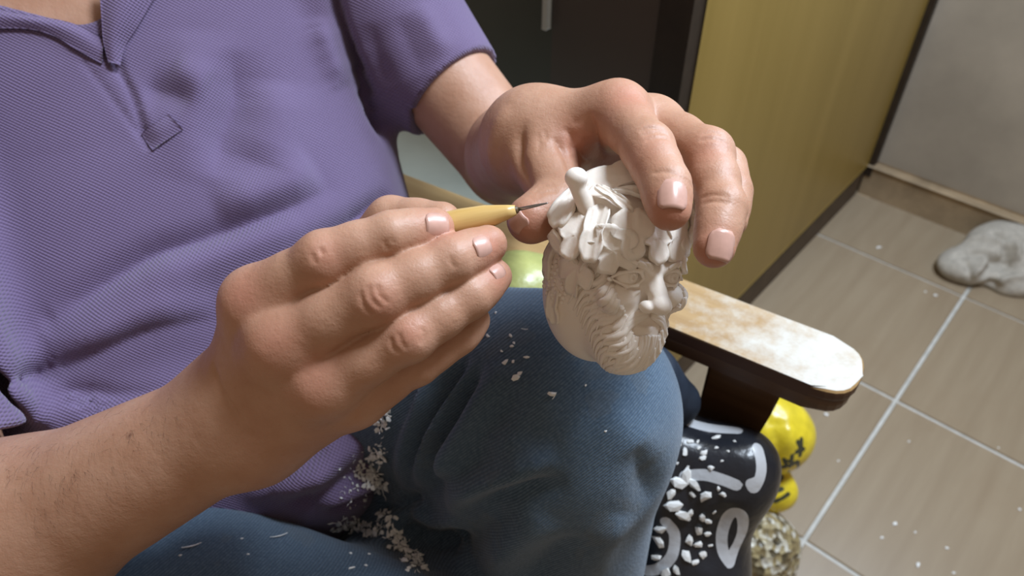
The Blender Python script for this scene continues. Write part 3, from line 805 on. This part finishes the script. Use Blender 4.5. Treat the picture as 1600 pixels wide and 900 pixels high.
bm = bmesh.new(); bmesh.ops.create_icosphere(bm, subdivisions=2, radius=1); bme = bpy.data.meshes.new('berry'); bm.to_mesh(bme); bm.free()
bme.materials.append(STONE); bme.polygons.foreach_set('use_smooth', [True]*len(bme.polygons))
bxy = []
for _ in range(2000):
    x, y = 869+g.uniform(-22, 20), g.uniform(385, 478)
    if ((x-869-(432-y)*-.02)/20)**2+((y-432)/46)**2 > 1: continue
    if all((x-a)**2+(y-b)**2 > 6.2**2 for a, b in bxy): bxy.append((x, y))
for p in trace(head_n, bxy, M=HM):
    if np.linalg.norm(p) > .09: continue
    o = link(bpy.data.objects.new('berry', bme)); o.parent = carved; o.location = HM[0]@p.astype(float); q = g.uniform(.9, 1.35)*1e-3; o.scale = (q, q, q)

# ------------------------------------------------------------------ the scribing tool
t_tail, t_front, t_tip = P(560, 388, .347), P(806, 328, .335), P(857, 317, .332)
tool = empty('scribing_tool', tuple(t_tail)); tag(tool, 'slim tool with pale yellow wooden handle and fine steel point between his fingers', 'tool')
for nm, (V, F), m in (('handle', lathe([(0, .0040), (.03, .0056), (.5, .0066), (.66, .0066), (.82, .0054), (.95, .0032), (1, .0022)], t_tail, t_front), BAMBOO),
                      ('ferrule', lathe([(0, .0021), (.5, .0019), (1, .0013)], mid(t_tail, t_front, .975), mid(t_front, t_tip, .08), 14), DARKWOOD),
                      ('steel_point', lathe([(0, .00085), (.6, .0007), (.95, .00035), (1, .0001)], mid(t_front, t_tip, .04), t_tip, 10), STEEL)):
    adopt(tool, new_mesh(nm, V, F, m))

# ------------------------------------------------------------------ the room
YAW = math.radians(41.5); A = np.array([math.sin(YAW), math.cos(YAW), 0]); Bv = np.array([math.cos(YAW), -math.sin(YAW), 0]); Z = np.array([0, 0, 1.0])
def room(a, b, z=0): return A*a+Bv*b+Z*z
def G(x, y, z):
    d = ray([(x, y)])[0]; return CAM+d*((z-1)/d[2])
def box_mesh(lo, hi, bev=.0, seg=2):
    """bevelled box in room axes (a, b, z)"""
    bm = bmesh.new(); bmesh.ops.create_cube(bm, size=1)
    for v in bm.verts:
        q = [(lo[i]+hi[i])/2+v.co[i]*(hi[i]-lo[i]) for i in range(3)]; v.co = Vector(room(*q))
    if bev: bmesh.ops.bevel(bm, geom=list(bm.edges), offset=bev, segments=seg, affect='EDGES', profile=.5)
    return bm
A1, B0_ = 1.615, -.36            # back wall plane, wardrobe side plane
floor = bm_obj('floor', box_mesh((-1.2, -1.6, -.03), (A1, 2.2, -.003)), GROUT); floor['kind'] = 'structure'
T, ga, gb = .345, None, None
o0 = G(1400, 625, 0); ga, gb = o0@A, o0@Bv
tb = bmesh.new(); bmesh.ops.create_cube(tb, size=1)
for v in tb.verts: v.co = Vector((v.co.x*(T-.006), v.co.y*(T-.006), v.co.z*.008))
bmesh.ops.bevel(tb, geom=[e for e in tb.edges if all(v.co.z > 0 for v in e.verts)], offset=.0015, segments=1, affect='EDGES')
tme = bpy.data.meshes.new('tile'); tb.to_mesh(tme); tb.free(); tme.materials.append(TILE)
for i in range(-6, 3):
    for j in range(-5, 5):
        ca, cb = ga+(i+.5)*T, gb+(j+.5)*T
        if ca+T/2 > A1+.2 or ca < -1 or cb > 2.1 or cb < -1.5: continue
        if cb < B0_-.2 and ca > .9: continue
        o = link(bpy.data.objects.new('tile', tme)); o.parent = floor
        o.location = room(ca, cb, -.004+random.uniform(-.0004, .0004)); o.rotation_euler = (random.uniform(-.001, .001), random.uniform(-.001, .001), math.pi/2-YAW)
        if ca+T/2 > A1: o.scale = ((A1-(ca-T/2))/T, 1, 1); o.location = room((A1+ca-T/2)/2, cb, -.004)
wall = bm_obj('wall_back', box_mesh((A1, -1.6, -.03), (A1+.1, 2.2, 2.4)), PLASTER); wall['kind'] = 'structure'
sk = bm_obj('baseboard_back', box_mesh((A1-.018, B0_+.005, 0), (A1-.001, 2.2, .075), .006), SKIRT); sk['kind'] = 'structure'
# wardrobe: yellow side, dark doors, dark edge and plinth
WA, WB = .695, -.705
wd = empty('wardrobe', tuple(room(1.15, -.54, 0))); tag(wd, 'tall wardrobe with yellow wood side panel and dark grey doors', 'wardrobe')
adopt(wd, bm_obj('side_panel', box_mesh((WA, B0_-.02, .078), (A1-.012, B0_, 2.2), .001), YELLOW), bm_obj('carcass', box_mesh((WA, WB, .03), (A1-.02, B0_-.021, 2.19), .002), DARKBROWN),
      bm_obj('edge_strip', box_mesh((WA-.028, B0_-.030, .03), (WA-.001, B0_+.004, 2.2), .002), DARKBROWN), bm_obj('plinth', box_mesh((WA-.01, WB, 0), (A1-.03, B0_-.003, .077), .001), PLINTH))
for lo, hi, mt in ((WB+.002, -.532, DARKGREY), (-.528, B0_-.032, DARKBROWNGREY)):
    d = bm_obj('door', box_mesh((WA-.026, lo, .06), (WA-.002, hi, 2.18), .002), mt); adopt(wd, d)
    if mt is DARKGREY: h = bm_obj('handle', box_mesh((WA-.034, hi-.006, .635), (WA-.0265, hi-.001, .78), .001), PALE); h.parent = d
strip = bm_obj('trim_1', box_mesh((A1-.02, B0_-.003, .05), (A1-.002, B0_+.012, 2.3), .001), DARKBROWN); strip['kind'] = 'structure'
# low pale chest between chair and wardrobe
cb = empty('low_cabinet', tuple(room(.54, -.75, 0))); tag(cb, 'low cabinet with pale grey green top behind the armrest', 'cabinet')
adopt(cb, bm_obj('body', box_mesh((.43, -1.1, 0), (.65, -.43, .395), .004), GREEN), bm_obj('top', box_mesh((.42, -1.11, .396), (.66, -.42, .42), .004), GREEN))

# ------------------------------------------------------------------ the armchair
fr, bk = G(1270, 556, .6), G(622, 300, .6); cF = (fr-bk)/np.linalg.norm(fr-bk); cL = np.cross(Z, cF)
def chair(a, l, z): return fr+cF*a+cL*l+Z*(z-.6)
def plank(name, a0, a1, l0, l1, z0, z1, rnd, bev, mat, root, taper=0):
    """board along the chair's forward axis with a rounded front end"""
    bm = bmesh.new(); pts = []; w = (l1-l0)/2; c = (l0+l1)/2
    for k in range(13):
        q = math.pi*(k/12-.5); e = abs(math.sin(q))**.75*np.sign(math.sin(q)); pts.append((a1-rnd+rnd*abs(math.cos(q))**.75, c+w*e))
    pts += [(a0, l1+taper), (a0, l0-taper)]
    lo = [bm.verts.new(Vector(chair(a, l, z0))) for a, l in pts]; hi = [bm.verts.new(Vector(chair(a, l, z1))) for a, l in pts]
    n = len(pts); bm.faces.new(lo[::-1]); bm.faces.new(hi)
    for i in range(n): bm.faces.new((lo[i], lo[(i+1) % n], hi[(i+1) % n], hi[i]))
    if bev: bmesh.ops.bevel(bm, geom=[e for e in bm.edges if abs(e.verts[0].co.z-e.verts[1].co.z) < 1e-5], offset=bev, segments=3, affect='EDGES', profile=.5)
    o = bm_obj(name, bm, mat); adopt(root, o); return o
arm = empty('armchair', tuple(chair(-.35, -.3, 0))); tag(arm, 'old brown wooden armchair with worn pale armrest under the seated man', 'chair')
for l in (0, -.60):
    plank('armrest', -.76, .035, l-.028, l+.028, .588, .6, .028, .004, ARMTOP, arm)
    plank('arm_rail', -.76, .033, l-.027, l+.027, .575, .5875, .027, .004, WOOD, arm)
    bm = bmesh.new()                                      # front post: a board that narrows downwards
    prof = [(-.067, .575), (-.009, .575), (-.012, .54), (-.017, .50), (-.025, .45), (-.033, .38), (-.036, .25), (-.036, 0), (-.066, 0), (-.066, .30)]
    s0 = [bm.verts.new(Vector(chair(a, l-.014, z))) for a, z in prof]; s1 = [bm.verts.new(Vector(chair(a, l+.014, z))) for a, z in prof]; n = len(prof)
    bm.faces.new(s0); bm.faces.new(s1[::-1])
    for i in range(n): bm.faces.new((s0[i], s1[i], s1[(i+1) % n], s0[(i+1) % n]))
    bmesh.ops.bevel(bm, geom=list(bm.edges), offset=.003, segments=2, affect='EDGES')
    o = bm_obj('front_leg', bm, WOOD); adopt(arm, o)
    plank('rear_leg', -.75, -.70, l-.02, l+.02, 0, .555, .01, .003, WOOD, arm)
plank('seat', -.755, -.185, -.57, -.03, .30, .33, .02, .006, WOOD, arm)
plank('backrest', -.80, -.76, -.60, 0, .36, .78, .01, .006, WOOD, arm)

# ------------------------------------------------------------------ bags and cloths
def blob(name, node, h, mat, label=None, cat=None, group=None):
    v, f = surface(node, h); base = v.mean(0); base[2] = v[:, 2].min(); o = new_mesh(name, v-base, f, mat); o.location = base.astype(float)
    if label: tag(o, label, cat, group)
    return o, v
def strokes(node, o, v, name, lines):
    """distance (m) from every vertex to pen strokes laid on the surface: the print in the material"""
    d = np.full(len(v), .05, np.float32)
    for xy in lines: d = np.minimum(d, polydist(v.astype(np.float32), smooth_line(trace(node, xy), 4).astype(np.float32))[0])
    vcol(o, name, d)
bag_n = SU(.035, cone(P(1020, 700, .60), P(1150, 738, .585), .038, .026), cone(P(1158, 722, .575), P(1085, 900, .62), .020, .032), cone(P(1045, 760, .61), P(1050, 960, .65), .042, .05),
           cone(P(1085, 900, .62), (.14, .34, .05), .032, .06), cone(P(1050, 960, .65), (.14, .33, .06), .05, .06))
bag_n = FOLDS(bag_n, folds_px(bag_n, [([(1040, 640), (1100, 672), (1180, 700)], -3, 9, B2), ([(1150, 780), (1120, 840), (1100, 900)], -5, 12, B2), ([(1060, 700), (1080, 800), (1070, 880)], -4, 14, B2)]))
bag, v = blob('printed_bag', bag_n, .0024, BAGBLACK, 'black plastic bag with white curved print standing below the armrest', 'bag')
strokes(bag_n, bag, v, 'print', [[(1036, 640), (1070, 657), (1110, 668), (1152, 672)], [(1184, 700), (1190, 735), (1180, 762), (1174, 756)], [(1070, 744), (1100, 742), (1130, 750), (1150, 758)],
    [(1141, 880), (1130, 862), (1128, 835), (1138, 806), (1152, 800), (1161, 812), (1158, 838), (1141, 880)], [(1040, 815), (1054, 835), (1050, 868), (1030, 888), (1010, 892)]])
yel_n = SU(.02, ell(P(1203, 680, 1.0), (.056, .05, .058)), ell(P(1210, 765, 1.02), (.03, .03, .03)), cone(P(1180, 640, 1.0), P(1120, 650, 1.0), .03, .03))
yel_n = NOISE(FOLDS(yel_n, folds_px(yel_n, [([(1190, 640), (1215, 690), (1205, 750)], -3, 8, B2), ([(1225, 640), (1235, 690), (1215, 755)], 3, 7, B2), ([(1195, 660), (1250, 668)], -2, 5, B2), ([(1190, 735), (1240, 745)], -4, 7, B2)])), .0012, 90, 4)
yb, v = blob('yellow_bag', yel_n, .0035, BAGYELLOW, 'bright yellow plastic bag with black lettering on the sack of chippings', 'bag')
strokes(yel_n, yb, v, 'print', [[(1226, 718), (1232, 738)], [(1220, 730), (1238, 724)], [(1238, 712), (1236, 728), (1246, 722), (1243, 738)], [(1246, 690), (1252, 700)], [(1252, 686), (1250, 712)], [(1244, 706), (1256, 702)],
    [(1214, 738), (1222, 744), (1216, 752)], [(1205, 770), (1222, 764)], [(1210, 784), (1232, 772)]])
sack_n = NOISE(SU(.03, ell(P(1170, 860, 1.04), (.065, .06, .075)), ell(P(1150, 930, 1.06), (.075, .07, .06))), .002, 120, 8)
blob('chip_sack', sack_n, .0035, CHIPSACK, 'clear sack of speckled beige chippings on the floor beside the black bag', 'sack')
gr_n = NOISE(SU(.03, cone(P(812, 470, .60), P(806, 560, .65), .036, .038), cone(P(812, 470, .60), P(850, 462, .60), .03, .024), cone(P(806, 560, .65), (-.02, .44, .375), .036, .04)), .0015, 80, 5)
blob('green_bag', gr_n, .0035, BAGGREEN, 'crumpled yellow green plastic bag tucked between the denim thigh and armrest', 'bag')
dk_n = NOISE(SU(.02, cone(P(1012, 578, .565), P(1058, 622, .575), .021, .016), cone(P(1000, 590, .56), P(1030, 640, .59), .02, .02)), .002, 110, 6)
blob('dark_cloth', dk_n, .003, DARKCLOTH, 'dark blue cloth bundle between the knee and front chair leg', 'cloth')
rag_n = SU(.014, ell(G(1520, 415, .02), (.070, .050, .032)), ell(G(1572, 388, .03), (.080, .065, .048)), ell(G(1640, 408, .03), (.10, .08, .052)), ell(G(1585, 438, .01), (.055, .045, .030)), ell(G(1548, 400, .035), (.05, .03, .03)))
rag_n = INT(NOISE(FOLDS(rag_n, folds_px(rag_n, [([(1482, 405), (1520, 395), (1560, 410), (1590, 440)], -14, 9, B2), ([(1490, 382), (1540, 375), (1600, 395)], 13, 10, B2), ([(1530, 437), (1555, 415), (1600, 406)], -14, 8, B2),
    ([(1502, 437), (1530, 420), (1545, 392)], 12, 8, B2), ([(1545, 360), (1570, 372), (1620, 375)], -13, 9, B2), ([(1555, 450), (1575, 435), (1610, 430)], 12, 8, B2), ([(1520, 450), (1545, 443), (1570, 450)], -9, 7, B2),
    ([(1500, 395), (1515, 425), (1510, 440)], -10, 6, B2), ([(1575, 365), (1590, 395), (1580, 420)], 12, 8, B2), ([(1560, 372), (1572, 400), (1565, 425)], -12, 7, B2)])), .0018, 110, 2), lambda p: (.001-p[:, 2]).astype(np.float32))
blob('floor_rag', rag_n, .004, RAG, 'crumpled grey cleaning rag lying on the floor tiles by the wall', 'rag')

# ------------------------------------------------------------------ shavings and flakes
def chunk_mesh(kind, seed):
    gg = random.Random(seed); bm = bmesh.new()
    if kind == 'curl':
        n = 7; L, R = [], []
        for i in range(n):
            t = i/(n-1)-.5; L.append((t*2, -.18*(1-abs(t)), .5*t*t*2)); R.append((t*2, .18*(1-abs(t)), .5*t*t*2+.06))
        vs = [[bm.verts.new((x, y, z+d)) for x, y, z in q] for q in (L, R) for d in (0, .1)]
        for i in range(n-1):
            bm.faces.new((vs[0][i], vs[0][i+1], vs[2][i+1], vs[2][i])); bm.faces.new((vs[1][i], vs[3][i], vs[3][i+1], vs[1][i+1]))
            bm.faces.new((vs[0][i], vs[1][i], vs[1][i+1], vs[0][i+1])); bm.faces.new((vs[2][i], vs[2][i+1], vs[3][i+1], vs[3][i]))
    else:
        bmesh.ops.create_icosphere(bm, subdivisions=1, radius=1)
        for v in bm.verts: v.co = Vector((v.co.x*gg.uniform(.55, 1.45), v.co.y*gg.uniform(.4, 1.2), v.co.z*gg.uniform(.25, .6)))
    bmesh.ops.recalc_face_normals(bm, faces=bm.faces); me = bpy.data.meshes.new('flake'); bm.to_mesh(me); bm.free(); me.materials.append(FLAKE); return me
FM = [chunk_mesh('curl' if i % 3 == 0 else 'chunk', i) for i in range(9)]
def place(me, p, n, size, spin, elong=1.0):
    o = link(bpy.data.objects.new('shaving', me)); q = Vector(n).to_track_quat('Z', 'Y').to_matrix().to_4x4() @ Matrix.Rotation(spin, 4, 'Z')
    o.matrix_world = Matrix.Translation(Vector(p)) @ q @ Matrix.Diagonal((size*elong, size, size, 1)); return o
def scatter(node, pts, label, group, name='shaving'):
    """pts: (x, y, size mm, spin deg, elongation, mesh)"""
    w = trace(node, [q[:2] for q in pts]).astype(float); n = normals_at(node, w, 2e-3).astype(float)
    for q, p, m in zip(pts, w, n):
        o = place(FM[q[5]], p+m*q[2]*2.5e-4, m, q[2]*1e-3, math.radians(q[3]), q[4]); o.name = name; tag(o, label, 'shaving', group)

rr = random.Random(11)
scatter(jeans_f, [(300, 855, 3.4, 35, 1.7, 0)], 'long curled white sliver on the lower thigh just under his forearm', 'shavings on the lower thigh')
scatter(jeans_f, [(435, 840, 3.4, 60, 1.8, 0)], 'long straight white sliver on the lower thigh below the purple hem', 'shavings on the lower thigh')
scatter(jeans_f, [(806, 590, 2.6, 20, 1.1, 1)], 'largest white flake on the denim knee, beside the beard tip', 'flakes on the knee')
scatter(jeans_f, [(862, 616, 2.0, 0, 1.3, 2)], 'lone white flake on the knee right of and below the largest one', 'flakes on the knee')
scatter(jeans_f, [(378, 842, 1.3, 0, 1, 1), (388, 866, 1.0, 0, 1, 2), (282, 868, 1.1, 0, 1, 4), (550, 888, 1.6, 20, 1.3, 4), (572, 884, 1.2, 0, 1, 5), (577, 866, 1.3, 0, 1, 7), (548, 865, 1.4, 0, 1, 8)],
        'small white crumb lying on the lower denim thigh', 'shavings on the lower thigh')
scatter(jeans_f, [(762, 487, 1.6, 10, 1.6, 4), (775, 489, 1.4, 0, 1, 1), (762, 525, 1.3, 30, 1.6, 2), (798, 524, 1.2, 30, 1.4, 5), (803, 536, 1.0, 10, 1.5, 7), (800, 541, 1.2, 40, 1.3, 1), (790, 566, 1.8, 80, 1.2, 4), (802, 565, 1.3, 0, 1, 8),
                  (822, 558, 1.2, 40, 1.5, 5), (812, 584, 1.6, 60, 1.3, 7), (866, 620, 1.3, 60, 1.4, 3), (784, 549, 1.0, 0, 1, 4), (915, 602, .9, 0, 1, 1), (946, 674, .9, 0, 1, 2), (820, 515, 1.2, 70, 1.9, 3)],
        'tiny white flake on top of the denim knee below the carving', 'flakes on the knee')
pts = [(1078, 690, 2.4), (1118, 684, 2.6), (1070, 706, 2.8), (1100, 708, 3), (1098, 716, 2.6), (1092, 700, 1.6), (1048, 716, 2.6), (1090, 690, 1.5), (1110, 730, 2.4), (1062, 695, 1.4), (1085, 758, 3.2), (1102, 774, 3.6), (1130, 772, 2.6), (1120, 700, 1.5),
       (1138, 705, 1.4), (1060, 754, 4.5), (1048, 770, 4), (1072, 742, 4), (1052, 790, 4.5), (1068, 806, 4), (1097, 808, 2.8), (1106, 814, 2.4), (1080, 800, 2.2), (1092, 828, 3.2), (1078, 842, 3), (1090, 850, 2.6), (1105, 834, 2.2), (1098, 866, 3), (1072, 868, 3.2),
       (1086, 878, 2.4), (1030, 845, 3.5), (1026, 870, 3), (1040, 895, 3.4), (1056, 890, 2.8), (1030, 825, 3), (1110, 852, 1.8), (1116, 800, 1.6), (1082, 772, 2), (1122, 764, 1.8), (1148, 690, 1.2), (1075, 730, 1.4), (1128, 720, 1.2), (1058, 724, 1.3)]
scatter(bag_n, [(x, y, s*(1.0+.35*(x < 1110)*(y > 735)), rr.uniform(0, 360), rr.uniform(.9, 1.4), rr.choice([1, 2, 4, 5, 7, 8, 1, 4])) for x, y, s in pts], 'white chip lying on the black printed bag right of the knee', 'chips on the black bag')
flo = Node(lambda p, lo, hi: p[:, 2], (-9, -9, -9), (9, 9, 9))
scatter(flo, [(1398, 819, 4.2, 0, 1, 1)], 'largest white flake on the floor tile at the lower right', 'flakes on the floor')
scatter(flo, [(1378, 840, 2.8, 0, 1, 2), (1434, 883, 3.4, 40, 1.2, 4), (1480, 857, 2.6, 0, 1, 5), (1593, 796, 2.6, 0, 1, 7), (1291, 648, 3.4, 0, 1.4, 8), (1430, 832, 2.2, 0, 1, 1), (1490, 895, 2.4, 0, 1, 2), (1373, 387, 4, 0, 1.3, 4),
              (1462, 462, 3.4, 0, 1.2, 5), (1446, 456, 2.6, 0, 1, 7), (1243, 770, 2.6, 0, 1, 8), (1560, 700, 2, 0, 1, 1), (1310, 720, 2, 0, 1, 2), (1420, 690, 2, 0, 1, 4)], 'small white flake on the beige floor tiles', 'flakes on the floor')
def heap(name, node, spine, spread, n, sizes, label, seed):
    """a drift of crumbs nobody could count: one object"""
    gg = np.random.default_rng(seed); sp = smooth_line(np.c_[np.array(spine, float), np.zeros(len(spine))], 6)[:, :2]
    xy = sp[gg.integers(0, len(sp), n)]+gg.normal(0, 1, (n, 2))*np.array(spread)
    w = trace(node, xy).astype(float); nm = normals_at(node, w, 3e-3).astype(float); V, F, k = [], [], 0
    for p, m in zip(w, nm):
        me = FM[gg.integers(0, 9)]; s = gg.uniform(*sizes)*1e-3
        q = Matrix.Translation(Vector(p+m*s*gg.uniform(.1, .9))) @ Vector(m+gg.normal(0, .5, 3)).to_track_quat('Z', 'Y').to_matrix().to_4x4() @ Matrix.Rotation(gg.uniform(0, 6.28), 4, 'Z') @ Matrix.Scale(s, 4)
        V += [tuple(q @ x.co) for x in me.vertices]; F += [tuple(i+k for i in f.vertices) for f in me.polygons]; k += len(me.vertices)
    c = np.mean(V, 0); o = new_mesh(name, np.array(V)-c, F, FLAKE, smooth=False); o.location = c; tag(o, label, 'shavings', kind='stuff'); return o
lap_n = SU(.002, shirt_f, jeans_f)
heap('shaving_drift', lap_n, [(606, 640), (597, 662)], (5, 8), 60, (1.2, 2.6), 'upper drift of white shavings where purple shirt meets denim', 1)
heap('shaving_drift', lap_n, [(592, 700), (588, 725), (572, 745), (590, 752), (600, 765)], (8, 7), 150, (1.2, 2.8), 'dense drift of white shavings on the folded purple shirt hem', 2)
heap('shaving_drift', lap_n, [(528, 818), (560, 822), (590, 830), (600, 805), (620, 848), (636, 868), (652, 886)], (8, 6), 240, (1.1, 2.8), 'long drift of white shavings along the lower denim thigh', 3)
heap('shaving_drift', lap_n, [(540, 745), (560, 720), (548, 760), (556, 780)], (12, 12), 45, (.9, 1.8), 'thin scatter of white crumbs on the purple shirt folds', 4)
